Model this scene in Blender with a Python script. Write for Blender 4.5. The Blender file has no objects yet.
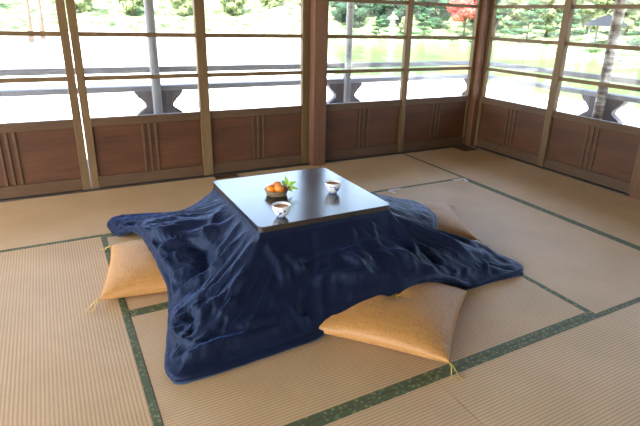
import bpy, bmesh, math, random
from mathutils import Vector, Matrix, noise
random.seed(7)
PI = math.pi
COL = bpy.context.scene.collection
SC = bpy.context.scene
W = 0.91            # tatami module

# ------------------------------------------------------------------ materials
def new_mat(name):
    m = bpy.data.materials.new(name); m.use_nodes = True
    nt = m.node_tree
    return m, nt, nt.nodes['Principled BSDF'], nt.nodes.new, nt.links.new

def ramp(nt, fac, stops):
    r = nt.nodes.new('ShaderNodeValToRGB')
    e = r.color_ramp.elements
    while len(e) < len(stops): e.new(0.5)
    for i, (p, c) in enumerate(stops):
        e[i].position = p; e[i].color = (*c, 1)
    nt.links.new(fac, r.inputs[0]); return r.outputs[0]

def coords(nt, scale=(1,1,1), rot=(0,0,0), kind='Object'):
    tc = nt.nodes.new('ShaderNodeTexCoord'); mp = nt.nodes.new('ShaderNodeMapping')
    mp.inputs['Scale'].default_value = scale; mp.inputs['Rotation'].default_value = rot
    nt.links.new(tc.outputs[kind], mp.inputs[0]); return mp.outputs[0]

def noise_tex(nt, vec, scale, detail=4, rough=.55):
    n = nt.nodes.new('ShaderNodeTexNoise')
    n.inputs['Scale'].default_value = scale; n.inputs['Detail'].default_value = detail
    n.inputs['Roughness'].default_value = rough
    nt.links.new(vec, n.inputs['Vector']); return n.outputs['Fac']

def bump(nt, bsdf, h, strength, dist=.01):
    b = nt.nodes.new('ShaderNodeBump'); b.inputs['Strength'].default_value = strength
    b.inputs['Distance'].default_value = dist
    nt.links.new(h, b.inputs['Height']); nt.links.new(b.outputs[0], bsdf.inputs['Normal'])

def mixc(nt, a, b, fac, mode='MIX'):
    m = nt.nodes.new('ShaderNodeMix'); m.data_type = 'RGBA'; m.blend_type = mode
    for s, v in ((0, fac), (6, a), (7, b)):
        if hasattr(v, 'is_linked'): nt.links.new(v, m.inputs[s])
        elif s == 0: m.inputs[0].default_value = v
        else: m.inputs[s].default_value = (*v, 1)
    return m.outputs[2]

def math_n(nt, op, a, b=None):
    m = nt.nodes.new('ShaderNodeMath'); m.operation = op
    for i, v in enumerate((a, b)):
        if v is None: continue
        if hasattr(v, 'is_linked'): nt.links.new(v, m.inputs[i])
        else: m.inputs[i].default_value = v
    return m.outputs[0]

def simple(name, col, rough=.6, var=.15, nscale=20, spec=.5, b=0, stretch=(1,1,1)):
    m, nt, p, N, L = new_mat(name)
    v = coords(nt, stretch)
    f = noise_tex(nt, v, nscale)
    c = ramp(nt, f, [(.3, tuple(x*(1-var) for x in col)), (.7, tuple(min(1, x*(1+var)) for x in col))])
    L(c, p.inputs['Base Color']); p.inputs['Roughness'].default_value = rough
    p.inputs['Specular IOR Level'].default_value = spec
    if b: bump(nt, p, f, b)
    return m

def wood(name, dark, light, axis='z', scale=6, rough=.55, spec=.35, knots=False):
    m, nt, p, N, L = new_mat(name)
    s = {'x': (.12, 1, 1), 'y': (1, .12, 1), 'z': (1, 1, .12)}[axis]
    v = coords(nt, s)
    f1 = noise_tex(nt, v, scale*4, 6, .65)
    f2 = noise_tex(nt, v, scale*.9, 3, .5)
    st = {'x': (.03, 1, 1), 'y': (1, .03, 1), 'z': (1, 1, .03)}[axis]
    f3 = noise_tex(nt, coords(nt, st), scale*30, 2, .5)
    f = math_n(nt, 'ADD', math_n(nt, 'ADD', math_n(nt, 'MULTIPLY', f1, .35), math_n(nt, 'MULTIPLY', f2, .40)), math_n(nt, 'MULTIPLY', f3, .25))
    c = ramp(nt, f, [(.32, dark), (.66, light)])
    L(c, p.inputs['Base Color']); p.inputs['Roughness'].default_value = rough
    p.inputs['Specular IOR Level'].default_value = spec
    bump(nt, p, f, .25, .004)
    return m

M = {}
M['panel'] = wood('wainscot_wood', (.046, .0165, .006), (.115, .042, .016), 'x', 5)
M['stile'] = wood('stile_wood', (.085, .047, .018), (.18, .108, .044), 'z', 9)
M['rail'] = wood('rail_wood', (.055, .027, .012), (.12, .064, .029), 'x', 9)
M['raily'] = wood('rail_wood_side', (.055, .027, .012), (.12, .064, .029), 'y', 9)
M['darkwood'] = wood('dark_track_wood', (.016, .012, .009), (.05, .034, .024), 'x', 6)
M['column'] = wood('column_wood', (.085, .034, .015), (.18, .080, .037), 'z', 10)
M['grey_wood'] = wood('weathered_wood', (.22, .215, .235), (.42, .41, .43), 'z', 9, .7)
M['grey_woodx'] = wood('weathered_beam_wood', (.24, .24, .27), (.42, .42, .46), 'x', 9, .7)
M['ceiling'] = wood('ceiling_boards', (.05, .03, .018), (.10, .065, .04), 'x', 4)
M['plaster'] = simple('earth_plaster', (.42, .34, .25), .9, .08, 60, .2, .2)
M['gravel'] = simple('pale_gravel', (.74, .70, .62), .95, .12, 30, .1, .5)
M['deck'] = wood('deck_boards', (.14, .12, .11), (.30, .26, .23), 'x', 7, .7)

# tatami: ribs run along the local X axis of each mat
def tatami_mat():
    m, nt, p, N, L = new_mat('tatami_rush')
    tc = N('ShaderNodeTexCoord'); sp = N('ShaderNodeSeparateXYZ'); L(tc.outputs['Object'], sp.inputs[0])
    rib = math_n(nt, 'SINE', math_n(nt, 'MULTIPLY', sp.outputs[1], 2*PI/.0128))
    rib01 = math_n(nt, 'ADD', math_n(nt, 'MULTIPLY', rib, .5), .5)
    wf = math_n(nt, 'SINE', math_n(nt, 'MULTIPLY', sp.outputs[0], 2*PI/.0055))
    v = coords(nt, (1, 8, 1)); blotch = noise_tex(nt, coords(nt), 2.3, 5, .6); fine = noise_tex(nt, v, 60, 3)
    oi = N('ShaderNodeObjectInfo')
    c1 = ramp(nt, rib01, [(.0, (.56, .345, .150)), (.5, (.72, .465, .235)), (1, (.77, .515, .275))])
    c2 = mixc(nt, c1, ramp(nt, blotch, [(.3, (.78, .76, .72)), (.7, (1, 1, 1))]), .8, 'MULTIPLY')
    c3 = mixc(nt, c2, ramp(nt, fine, [(.3, (.86, .84, .80)), (.7, (1, 1, 1))]), .7, 'MULTIPLY')
    tint = ramp(nt, oi.outputs['Random'], [(0, (.90, .88, .84)), (1, (1.0, 1.0, 1.0))])
    L(mixc(nt, c3, tint, 1, 'MULTIPLY'), p.inputs['Base Color'])
    p.inputs['Roughness'].default_value = .48; p.inputs['Specular IOR Level'].default_value = .5
    h = math_n(nt, 'ADD', rib01, math_n(nt, 'MULTIPLY', wf, .15))
    bump(nt, p, h, .22, .0012)
    return m
M['tatami'] = tatami_mat()

def border_mat():
    m, nt, p, N, L = new_mat('tatami_brocade')
    vec = coords(nt, (1, 1, 1), (0, 0, PI/4))
    ch = N('ShaderNodeTexVoronoi'); ch.feature = 'F1'; ch.distance = 'CHEBYCHEV'
    ch.inputs['Scale'].default_value = 58; ch.inputs['Randomness'].default_value = .7
    L(vec, ch.inputs['Vector'])
    f = ramp(nt, ch.outputs['Distance'], [(.25, (1, 1, 1)), (.36, (0, 0, 0))])
    n = noise_tex(nt, coords(nt), 25, 2)
    base = mixc(nt, (.060, .075, .030), (.100, .108, .040), n)
    g = ramp(nt, n, [(.35, (.13, .15, .07)), (.6, (.24, .22, .07))])
    L(mixc(nt, base, g, f), p.inputs['Base Color']); p.inputs['Roughness'].default_value = .6
    bump(nt, p, f, .2, .001)
    return m
M['border'] = border_mat()

def navy():
    m, nt, p, N, L = new_mat('navy_cotton')
    v = coords(nt)
    f = noise_tex(nt, v, 3.5, 4); sl = noise_tex(nt, coords(nt, (1, .1, 1)), 260, 2)
    c = ramp(nt, f, [(.3, (.0062, .0084, .0195)), (.7, (.0088, .0118, .028))])
    c = mixc(nt, c, ramp(nt, sl, [(.35, (.78, .78, .8)), (.65, (1.12, 1.12, 1.12))]), .6, 'MULTIPLY')
    L(c, p.inputs['Base Color']); p.inputs['Roughness'].default_value = .50
    p.inputs['Specular IOR Level'].default_value = .25; p.inputs['Specular Tint'].default_value = (.45, .65, 1, 1)
    p.inputs['Sheen Weight'].default_value = .30; p.inputs['Sheen Roughness'].default_value = .35
    p.inputs['Sheen Tint'].default_value = (.18, .36, 1.0, 1)
    cr = noise_tex(nt, coords(nt, (1, 1, .6)), 13, 5, .62)
    h = math_n(nt, 'ADD', math_n(nt, 'MULTIPLY', cr, 1.0), math_n(nt, 'MULTIPLY', sl, .04))
    bump(nt, p, h, .30, .035)
    return m
M['navy'] = navy()
M['lining'] = simple('quilt_lining', (.10, .15, .20), .8, .08, 30)

def gold():
    m, nt, p, N, L = new_mat('gold_slub_silk')
    a = noise_tex(nt, coords(nt, (1, .06, 1)), 170, 2); b = noise_tex(nt, coords(nt, (.06, 1, 1)), 170, 2)
    w = math_n(nt, 'ADD', math_n(nt, 'MULTIPLY', a, .5), math_n(nt, 'MULTIPLY', b, .5))
    c = ramp(nt, w, [(.36, (.40, .172, .034)), (.64, (.52, .250, .070))])
    L(c, p.inputs['Base Color']); p.inputs['Roughness'].default_value = .55
    p.inputs['Sheen Weight'].default_value = .18; p.inputs['Sheen Roughness'].default_value = .35
    p.inputs['Sheen Tint'].default_value = (1, .93, .72, 1)
    bump(nt, p, w, .3, .002)
    return m
M['gold'] = gold()
M['thread'] = simple('gold_thread', (.62, .40, .07), .6, .1, 80)

def lacquer():
    m, nt, p, N, L = new_mat('black_lacquer')
    p.inputs['Base Color'].default_value = (.010, .010, .013, 1)
    n = noise_tex(nt, coords(nt), 9, 3)
    r = nt.nodes.new('ShaderNodeMapRange'); L(n, r.inputs[0])
    r.inputs[3].default_value = .19; r.inputs[4].default_value = .24
    L(r.outputs[0], p.inputs['Roughness'])
    p.inputs['IOR'].default_value = 2.1; p.inputs['Specular IOR Level'].default_value = .5
    return m
M['lacquer'] = lacquer()

def porcelain():
    m, nt, p, N, L = new_mat('blue_white_porcelain')
    tc = N('ShaderNodeTexCoord'); sp = N('ShaderNodeSeparateXYZ'); L(tc.outputs['Object'], sp.inputs[0])
    vo = N('ShaderNodeTexVoronoi'); vo.inputs['Scale'].default_value = 62
    L(tc.outputs['Object'], vo.inputs['Vector'])
    n = noise_tex(nt, coords(nt), 150, 2)
    d = math_n(nt, 'ADD', vo.outputs['Distance'], math_n(nt, 'MULTIPLY', n, .35))
    mask = math_n(nt, 'LESS_THAN', d, .56)
    band = math_n(nt, 'MULTIPLY', math_n(nt, 'GREATER_THAN', sp.outputs[2], .014), math_n(nt, 'LESS_THAN', sp.outputs[2], .043))
    foot = math_n(nt, 'LESS_THAN', sp.outputs[2], .007)
    f = math_n(nt, 'MAXIMUM', math_n(nt, 'MULTIPLY', mask, band), math_n(nt, 'MULTIPLY', foot, .7))
    L(mixc(nt, (.80, .79, .76), (.07, .13, .42), f), p.inputs['Base Color'])
    p.inputs['Roughness'].default_value = .15
    return m
M['porcelain'] = porcelain()
M['porcelain_in'] = simple('porcelain_glaze', (.82, .80, .77), .15, .02, 10)
M['tea'] = simple('brown_tea', (.58, .26, .08), .06, .05, 10)
def orange():
    m, nt, p, N, L = new_mat('mandarin_peel')
    f = noise_tex(nt, coords(nt), 350, 2)
    L(ramp(nt, noise_tex(nt, coords(nt), 30, 2), [(.3, (.78, .20, .015)), (.7, (.90, .28, .03))]), p.inputs['Base Color'])
    p.inputs['Roughness'].default_value = .32; bump(nt, p, f, .25, .0008)
    p.inputs['Subsurface Weight'].default_value = .1; p.inputs['Subsurface Radius'].default_value = (.01, .004, .001)
    return m
M['orange'] = orange()
M['basket'] = simple('basket_cane', (.23, .16, .08), .6, .35, 60, .4, .3)
M['leaf'] = simple('sprig_leaf', (.28, .50, .08), .4, .3, 40)
M['stem'] = simple('sprig_stem', (.16, .10, .05), .7, .2, 40)
M['berry'] = simple('red_berry', (.50, .02, .02), .25, .1, 40)
M['tape'] = simple('white_tape', (.72, .66, .60), .6, .06, 50)

def glass():
    m, nt, p, N, L = new_mat('window_glass')
    nt.nodes.remove(p)
    out = nt.nodes['Material Output']
    tr = N('ShaderNodeBsdfTransparent'); tr.inputs[0].default_value = (.97, .985, .98, 1)
    gl = N('ShaderNodeBsdfGlossy'); gl.inputs['Roughness'].default_value = .02
    lw = N('ShaderNodeLayerWeight'); lw.inputs[0].default_value = .5
    sch = math_n(nt, 'ADD', math_n(nt, 'MULTIPLY', math_n(nt, 'POWER', lw.outputs['Facing'], 5), .9), .035)
    mx = N('ShaderNodeMixShader'); L(sch, mx.inputs[0]); L(tr.outputs[0], mx.inputs[1]); L(gl.outputs[0], mx.inputs[2])
    L(mx.outputs[0], out.inputs[0])
    return m
M['glass'] = glass()

def water():
    m, nt, p, N, L = new_mat('pond_water')
    n = noise_tex(nt, coords(nt, (1, 1, 1)), .22, 3)
    L(ramp(nt, n, [(.3, (.08, .14, .035)), (.7, (.12, .18, .055))]), p.inputs['Base Color'])
    p.inputs['Roughness'].default_value = .15
    p.inputs['IOR'].default_value = 1.33
    bump(nt, p, noise_tex(nt, coords(nt, (1.0, 1.0, 1)), 3.0, 4), .05, .05)
    return m
M['water'] = water()

def foliage(name, a, b):
    m, nt, p, N, L = new_mat(name)
    f = noise_tex(nt, coords(nt), 1.8, 3, .7)
    L(ramp(nt, f, [(.35, a), (.65, b)]), p.inputs['Base Color'])
    p.inputs['Roughness'].default_value = .7; p.inputs['Specular IOR Level'].default_value = .2
    return m
M['fol_pine'] = foliage('pine_needles', (.030, .075, .038), (.075, .15, .065))
M['fol_dark'] = foliage('evergreen_leaves', (.012, .035, .022), (.040, .085, .045))
M['fol_light'] = foliage('pale_leaves', (.13, .18, .08), (.30, .34, .17))
M['fol_shrub'] = foliage('azalea_leaves', (.05, .11, .05), (.14, .22, .09))
M['fol_red'] = foliage('maple_leaves', (.38, .035, .03), (.60, .11, .08))
M['bark'] = wood('bark', (.06, .045, .035), (.17, .13, .10), 'z', 12, .9)
M['rock'] = simple('garden_rock', (.22, .22, .25), .85, .35, 2.0, .3, .6)
def thicket():
    m, nt, p, N, L = new_mat('low_planting')
    f = noise_tex(nt, coords(nt, (1, 1, 1.6)), 1.1, 8, .72)
    L(ramp(nt, f, [(.34, (.03, .06, .03)), (.44, (.10, .16, .07)), (.54, (.28, .34, .15)), (.66, (.52, .46, .36))]), p.inputs['Base Color'])
    p.inputs['Roughness'].default_value = .95; p.inputs['Specular IOR Level'].default_value = .1
    bump(nt, p, f, 1.0, .5)
    return m
M['bank'] = thicket()
M['granite'] = simple('granite', (.30, .29, .28), .8, .1, 30, .3, .2)
M['tile'] = simple('roof_tile', (.022, .025, .03), .9, .2, 10, .1)
M['pedestal'] = wood('carved_pedestal_wood', (.10, .085, .09), (.30, .26, .28), 'z', 14, .75)

def log_mat():
    m, nt, p, N, L = new_mat('mottled_log')
    f = noise_tex(nt, coords(nt, (1.2, 1.2, 5)), 2.6, 4, .6)
    L(ramp(nt, f, [(.42, (.09, .055, .04)), (.52, (.20, .16, .14)), (.60, (.40, .38, .35))]), p.inputs['Base Color'])
    p.inputs['Roughness'].default_value = .6
    return m
M['log'] = log_mat()

# ------------------------------------------------------------------ mesh helpers
def box(bm, x0, x1, y0, y1, z0, z1, bev=0.0):
    r = bmesh.ops.create_cube(bm, size=1)
    vs = r['verts']
    for v in vs:
        v.co = Vector(((x0+x1)/2 + v.co.x*(x1-x0), (y0+y1)/2 + v.co.y*(y1-y0), (z0+z1)/2 + v.co.z*(z1-z0)))
    if bev:
        es = list({e for v in vs for e in v.link_edges})
        bmesh.ops.bevel(bm, geom=es, offset=bev, segments=2, affect='EDGES', profile=.6)
    return bm

def tube(bm, pts, rad, seg=10, cap=True):
    pts = [Vector(p) for p in pts]; rings = []
    up = Vector((0, 0, 1))
    for i, p in enumerate(pts):
        t = (pts[min(i+1, len(pts)-1)] - pts[max(i-1, 0)]).normalized()
        a = t.cross(up)
        if a.length < .05: a = t.cross(Vector((1, 0, 0)))
        a.normalize(); b = t.cross(a)
        r = rad[i] if isinstance(rad, (list, tuple)) else rad
        rings.append([bm.verts.new(p + a*math.cos(2*PI*k/seg)*r + b*math.sin(2*PI*k/seg)*r) for k in range(seg)])
    for i in range(len(rings)-1):
        for k in range(seg):
            bm.faces.new((rings[i][k], rings[i][(k+1) % seg], rings[i+1][(k+1) % seg], rings[i+1][k]))
    if cap:
        bm.faces.new(rings[0]); bm.faces.new(rings[-1])
    return bm

def lathe(bm, prof, seg=40, close=False):
    rings = []
    for r, z in prof:
        if r < 1e-6: rings.append([bm.verts.new((0, 0, z))])
        else: rings.append([bm.verts.new((r*math.cos(2*PI*k/seg), r*math.sin(2*PI*k/seg), z)) for k in range(seg)])
    for a, b in zip(rings, rings[1:]):
        for k in range(seg):
            q = (a[k % len(a)], a[(k+1) % len(a)], b[(k+1) % len(b)], b[k % len(b)])
            u = []
            for v in q:
                if v not in u: u.append(v)
            if len(u) > 2: bm.faces.new(u)
    return bm

def prism(bm, poly, z0, z1, axis='z'):
    def mk(p, h):
        return {'z': (p[0], p[1], h), 'y': (p[0], h, p[1]), 'x': (h, p[0], p[1])}[axis]
    a = [bm.verts.new(mk(p, z0)) for p in poly]; b = [bm.verts.new(mk(p, z1)) for p in poly]
    n = len(poly)
    for i in range(n): bm.faces.new((a[i], a[(i+1) % n], b[(i+1) % n], b[i]))
    bm.faces.new(a[::-1]); bm.faces.new(b)
    return bm

def obj(name, bm, mat, parent=None, smooth=False, loc=None, rotz=None):
    me = bpy.data.meshes.new(name)
    bmesh.ops.recalc_face_normals(bm, faces=bm.faces[:])
    bm.to_mesh(me); bm.free()
    if mat: me.materials.append(M[mat])
    if smooth:
        me.polygons.foreach_set('use_smooth', [True]*len(me.polygons))
    o = bpy.data.objects.new(name, me); COL.objects.link(o)
    if parent is not None: o.parent = parent
    if loc is not None: o.location = loc
    if rotz is not None: o.rotation_euler = (0, 0, rotz)
    return o

def tag(o, label=None, cat=None, group=None, kind=None):
    if label: o['label'] = label
    if cat: o['category'] = cat
    if group: o['group'] = group
    if kind: o['kind'] = kind
    return o

def empty(name, loc=(0, 0, 0), rotz=0):
    o = bpy.data.objects.new(name, None); COL.objects.link(o)
    o.location = loc; o.rotation_euler = (0, 0, rotz); o.empty_display_size = .05
    return o

def children(o): return [c for c in o.children]

def copy_tree(o, parent=None):
    c = o.copy(); COL.objects.link(c); c.parent = parent
    for ch in children(o): copy_tree(ch, c)
    return c

def B(): return bmesh.new()

# ------------------------------------------------------------------ the room
X0, Y0 = -6*W, -6*W          # far-left wall and rear wall
struct = lambda o, label, cat: tag(o, label, cat, kind='structure')
struct(obj('floor', box(B(), X0-.15, .15, Y0-.15, .15, -.12, -.05), 'darkwood'), 'dark timber subfloor under the straw mats', 'floor')
struct(obj('ceiling', box(B(), X0-.15, .15, Y0-.15, .15, 2.45, 2.50), 'ceiling'), 'boarded timber ceiling over the mat room', 'ceiling')
struct(obj('wall_rear', box(B(), X0-.1, .1, Y0-.12, Y0-.04, -.05, 2.45), 'panel'), 'dark boarded wall behind the viewer, out of view', 'wall')
struct(obj('wall_back', box(B(), X0-.1, .05, -.035, .05, 1.88, 2.45), 'plaster'), 'plaster band above the lake-side windows', 'wall')
struct(obj('wall_right', box(B(), -.035, .05, Y0-.1, .05, 1.88, 2.45), 'plaster'), 'plaster band above the right-hand windows', 'wall')
struct(obj('wall_left', box(B(), X0-.05, X0+.035, Y0-.1, .05, 1.88, 2.45), 'plaster'), 'plaster band above the open left side, out of view', 'wall')  # unseen side, left open below the band to bring in daylight

# a framed window unit built in a local frame: x from 0 to w, room side is -y
def window_unit(n, w, label, pos, rotz, lst=.045, rst=.045, yoff=0.0, side=False):
    r = empty('window_%d' % n, pos, rotz)
    struct(r, label, 'window')
    y0, y1 = -.018+yoff, .018+yoff
    for a, b in ((0, lst), (w-rst, w)):
        obj('stile', box(B(), a, b, y0-.004, y1+.004, 0.0, 1.84, .003), 'stile', r)
    obj('top_rail', box(B(), lst, w-rst, y0, y1, 1.77, 1.84, .003), 'rail', r)
    obj('sill_rail', box(B(), lst, w-rst, y0-.002, y1, .455, .515, .004), 'rail', r)
    obj('bottom_rail', box(B(), lst, w-rst, y0-.002, y1, .012, .095, .004), 'rail', r)
    for z in (.785, 1.07, 1.355, 1.60):
        obj('glazing_bar', box(B(), lst, w-rst, y0+.006, y1-.006, z-.015, z+.015, .002), 'stile', r)
    obj('wainscot_panel', box(B(), lst, w-rst, yoff-.004, yoff+.006, .09, .46), 'panel', r)
    c = (lst + w-rst)/2
    for k in (-1, 0, 1):
        obj('slat', box(B(), c+k*.045-.008, c+k*.045+.008, yoff-.014, yoff-.004, .09, .46, .002), 'rail', r)
    obj('pane', box(B(), lst-.005, w-rst+.005, yoff-.0015+.004, yoff+.0015+.004, .51, 1.775), 'glass', r)
    return r

wn = 1
back = [(-5.46, -4.55, .04, .04, 'leftmost window of the lake side, mostly out of view'),
        (-4.55, -3.6435, .045, .053, 'left-hand lake-side window, left of the bright gap between frames'),
        (-3.6375, -2.7885, .052, .036, 'lake-side window just right of the bright gap between frames'),
        (-2.7875, -1.905, .038, .062, 'lake-side window left of the thick reddish column'),
        (-1.778, -.9155, .035, .028, 'lake-side window right of the thick reddish column'),
        (-.9145, -.085, .030, .035, 'lake-side window ending at the corner post')]
for x0, x1, l, r_, lab in back:
    window_unit(wn, x1-x0, lab, (x0, 0, 0), 0, l, r_, 0); wn += 1
# right wall: local +x runs towards -Y in the world
segs = [(-.085, -.93), (-.931, -1.79), (-1.90, -2.73), (-2.731, -3.60), (-3.70, -4.55), (-4.551, -5.42)]
rlab = ['right wall window beside the corner post', 'right wall window second from the corner',
        'right wall window third from the corner, out of view', 'right wall window fourth from the corner, out of view',
        'right wall window fifth from the corner, out of view', 'right wall window farthest from the corner, out of view']
for (a, b), lab in zip(segs, rlab):
    window_unit(wn, a-b, lab, (0, a, 0), -PI/2, .036, .036); wn += 1
def trim(n, bm, mat, lab, cat='trim', smooth=False):
    return struct(obj('trim_%d' % n, bm, mat), lab, cat)
trim(1, box(B(), -1.898, -1.778, -.10, .06, 0, 2.45, .006), 'column', 'thick reddish square timber column on the lake side', 'column')
trim(2, box(B(), -.085, .03, -.085, .03, 0, 2.45, .008), 'column', 'square corner post where the two window walls meet', 'column')
trim(3, box(B(), X0, -.085, -.045, .045, -.05, .010, .003), 'darkwood', 'dark sill track along the lake side floor edge')
trim(4, box(B(), -.045, .045, Y0, -.085, -.05, .010, .003), 'darkwood', 'dark sill track along the right floor edge')
trim(5, box(B(), X0-.045, X0+.045, Y0, 0, -.05, .010, .003), 'darkwood', 'dark sill track along the left floor edge')
trim(6, box(B(), X0, -.085, -.05, .05, 1.84, 1.90, .003), 'rail', 'lintel above the lake-side windows')
trim(7, box(B(), -.05, .05, Y0, -.085, 1.84, 1.90, .003), 'raily', 'lintel above the right-hand windows')
trim(8, box(B(), X0-.05, X0+.05, Y0, 0, 1.84, 1.90, .003), 'raily', 'lintel above the open left side, out of view')
trim(9, box(B(), -.06, .05, -1.90, -1.79, 0, 2.45, .006), 'column', 'square post in the right wall past the second window', 'column')
trim(10, box(B(), -.06, .05, -3.70, -3.60, 0, 2.45, .006), 'column', 'square post halfway along the right wall, out of view', 'column')
trim(11, box(B(), X0-.07, X0+.07, -.07, .07, 0, 2.45, .006), 'column', 'square post at the far left corner', 'column')
# raised stile cover at the joint of the first two right windows
trim(12, box(B(), -.032, -.019, -.965, -.900, .012, 1.84, .003), 'stile', 'pale upright batten between the two right windows')
trim(13, box(B(), -.936, -.893, -.034, -.019, .012, 1.84, .003), 'stile', 'pale upright batten between the two right lake-side windows')
trim(14, box(B(), -2.825, -2.752, -.034, -.019, .012, 1.84, .003), 'stile', 'upright batten in the middle of the left lake-side windows')

# ------------------------------------------------------------------ tatami mats
BW = .027
def make_tatami():
    r = empty('tatami_mat')
    g = .0012
    obj('rush_mat', box(B(), -W+g, W-g, -W/2+g, W/2-g, -.05, 0.0, .0), 'tatami', r)
    for s in (-1, 1):
        y = s*(W/2 - g - BW/2)
        obj('cloth_border', box(B(), -W+g, W-g, y-BW/2, y+BW/2+(0), -.049, .0012), 'border', r)
    return r
mats = [  # centre in modules, turned?, label
 (-.5, -1, 1, 'straw mat along the right wall beside the corner post'),
 (-.5, -3, 1, 'straw mat along the right wall nearer the viewer'),
 (-2, -.5, 0, 'straw mat under the column side of the lake windows, behind the blue quilt'),
 (-4, -.5, 0, 'straw mat under the left lake windows, left of the table'),
 (-4.5, -2, 1, 'ribbed straw mat at the left edge, beside the left cushion'),
 (-3, -1.5, 0, 'straw mat under the back half of the table'),
 (-3, -2.5, 0, 'straw mat under the front half of the table and front cushion'),
 (-1.5, -2, 1, 'pale straw mat right of the table, under the right cushion'),
 (-2, -3.5, 0, 'straw mat in the bottom right, nearest the viewer'),
 (-4, -3.5, 0, 'straw mat at the bottom centre, below the long green border'),
 (-5.5, -1, 1, 'straw mat at the far left under the left wall, out of view'),
 (-5.5, -3, 1, 'straw mat on the far left side, out of view'),
 (-.5, -5, 1, 'straw mat in the rear right corner, out of view'),
 (-5.5, -5, 1, 'straw mat in the rear left corner, out of view'),
 (-2, -4.5, 0, 'straw mat behind the viewer on the right, out of view'),
 (-4, -4.5, 0, 'straw mat behind the viewer on the left, out of view'),
 (-2, -5.5, 0, 'straw mat along the rear wall on the right, out of view'),
 (-4, -5.5, 0, 'straw mat along the rear wall on the left, out of view'),
]
# the left column: mat 5 covers rows 1-3, the row below holds the bottom mat
tm = make_tatami()
for i, (cx, cy, t, lab) in enumerate(mats):
    o = tm if i == 0 else copy_tree(tm)
    o.location = (cx*W, cy*W, 0); o.rotation_euler = (0, 0, PI/2 if t else 0)
    tag(o, lab, 'tatami mat', 'straw mats covering the floor')

def hatch(x0, x1, y0, y1, lab):
    r = empty('floor_grate', ((x0+x1)/2, (y0+y1)/2, 0.0))
    hx, hy = (x1-x0)/2, (y1-y0)/2
    f = B(); t = .012
    box(f, -hx, hx, -hy, -hy+t, .0012, .007); box(f, -hx, hx, hy-t, hy, .0012, .007)
    box(f, -hx, -hx+t, -hy, hy, .0012, .007); box(f, hx-t, hx, -hy, hy, .0012, .007)
    obj('frame', f, 'rail', r)
    obj('board', box(B(), -hx+t, hx-t, -hy+t, hy-t, .0012, .0035), 'panel', r)
    tag(r, lab, 'floor board', 'small dark wooden floor inserts')
hatch(-.27, -.088, -.215, -.05, 'small dark wooden insert on the mat at the corner post')
hatch(-2.76, -2.575, -.135, -.05, 'small dark wooden insert on the mat behind the table')

def tape(p, q, r_, lab):
    b = B()
    for a, c in ((p, q), (p, r_)):
        a, c = Vector((*a, 0)), Vector((*c, 0)); d = (c-a).normalized(); n = Vector((-d.y, d.x, 0))*.011
        vs = [bm_v for bm_v in [b.verts.new(v + Vector((0, 0, z))) for z in (.0014, .0022) for v in (a+n, a-n, c-n, c+n)]]
        b.faces.new(vs[4:]); b.faces.new(vs[3::-1])
        for k in range(4): b.faces.new((vs[k], vs[(k+1) % 4], vs[4+(k+1) % 4], vs[4+k]))
    tag(obj('tape_mark', b, 'tape'), lab, 'tape', 'pale tape marks on the mat border')
tape((-.915, -.914), (-1.03, -.914), (-.945, -.985), 'pale bent tape mark at the right end of the back mat border')
tape((-1.665, -.912), (-1.55, -.912), (-1.655, -.985), 'pale bent tape mark on the border just behind the table')

# ------------------------------------------------------------------ kotatsu table
TX0, TX1, TY0, TY1, TZ = -3.105, -2.420, -1.987, -1.277, .370
def rounded_rect(x0, x1, y0, y1, r, seg=8):
    out = []
    for cx, cy, a0 in ((x1-r, y1-r, 0), (x0+r, y1-r, PI/2), (x0+r, y0+r, PI), (x1-r, y0+r, 1.5*PI)):
        for k in range(seg+1):
            a = a0 + PI/2*k/seg
            out.append((cx + r*math.cos(a), cy + r*math.sin(a)))
    return out
tcx, tcy = (TX0+TX1)/2, (TY0+TY1)/2
kot = empty('low_table', (tcx, tcy, 0)); tag(kot, 'low square table with glossy black lacquer top over the blue quilt', 'table')
hx, hy = (TX1-TX0)/2, (TY1-TY0)/2
b = prism(B(), rounded_rect(-hx, hx, -hy, hy, .022), TZ-.026, TZ)
es = [e for e in b.edges if all(abs(v.co.z-TZ) < 1e-5 for v in e.verts)]
bmesh.ops.bevel(b, geom=es, offset=.003, segments=2, affect='EDGES')
obj('tabletop', b, 'lacquer', kot)
f = B()
for s in (-1, 1):
    box(f, -hx+.05, hx-.05, s*(hy-.06)-.012, s*(hy-.06)+.012, TZ-.10, TZ-.045)
    box(f, s*(hx-.06)-.012, s*(hx-.06)+.012, -hy+.072, hy-.072, TZ-.10, TZ-.045)
obj('apron', f, 'darkwood', kot)
for sx in (-1, 1):
    for sy in (-1, 1):
        obj('leg', box(B(), sx*(hx-.06)-.02, sx*(hx-.06)+.02, sy*(hy-.06)-.02, sy*(hy-.06)+.02, .0015, TZ-.045, .004), 'darkwood', kot)

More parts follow.
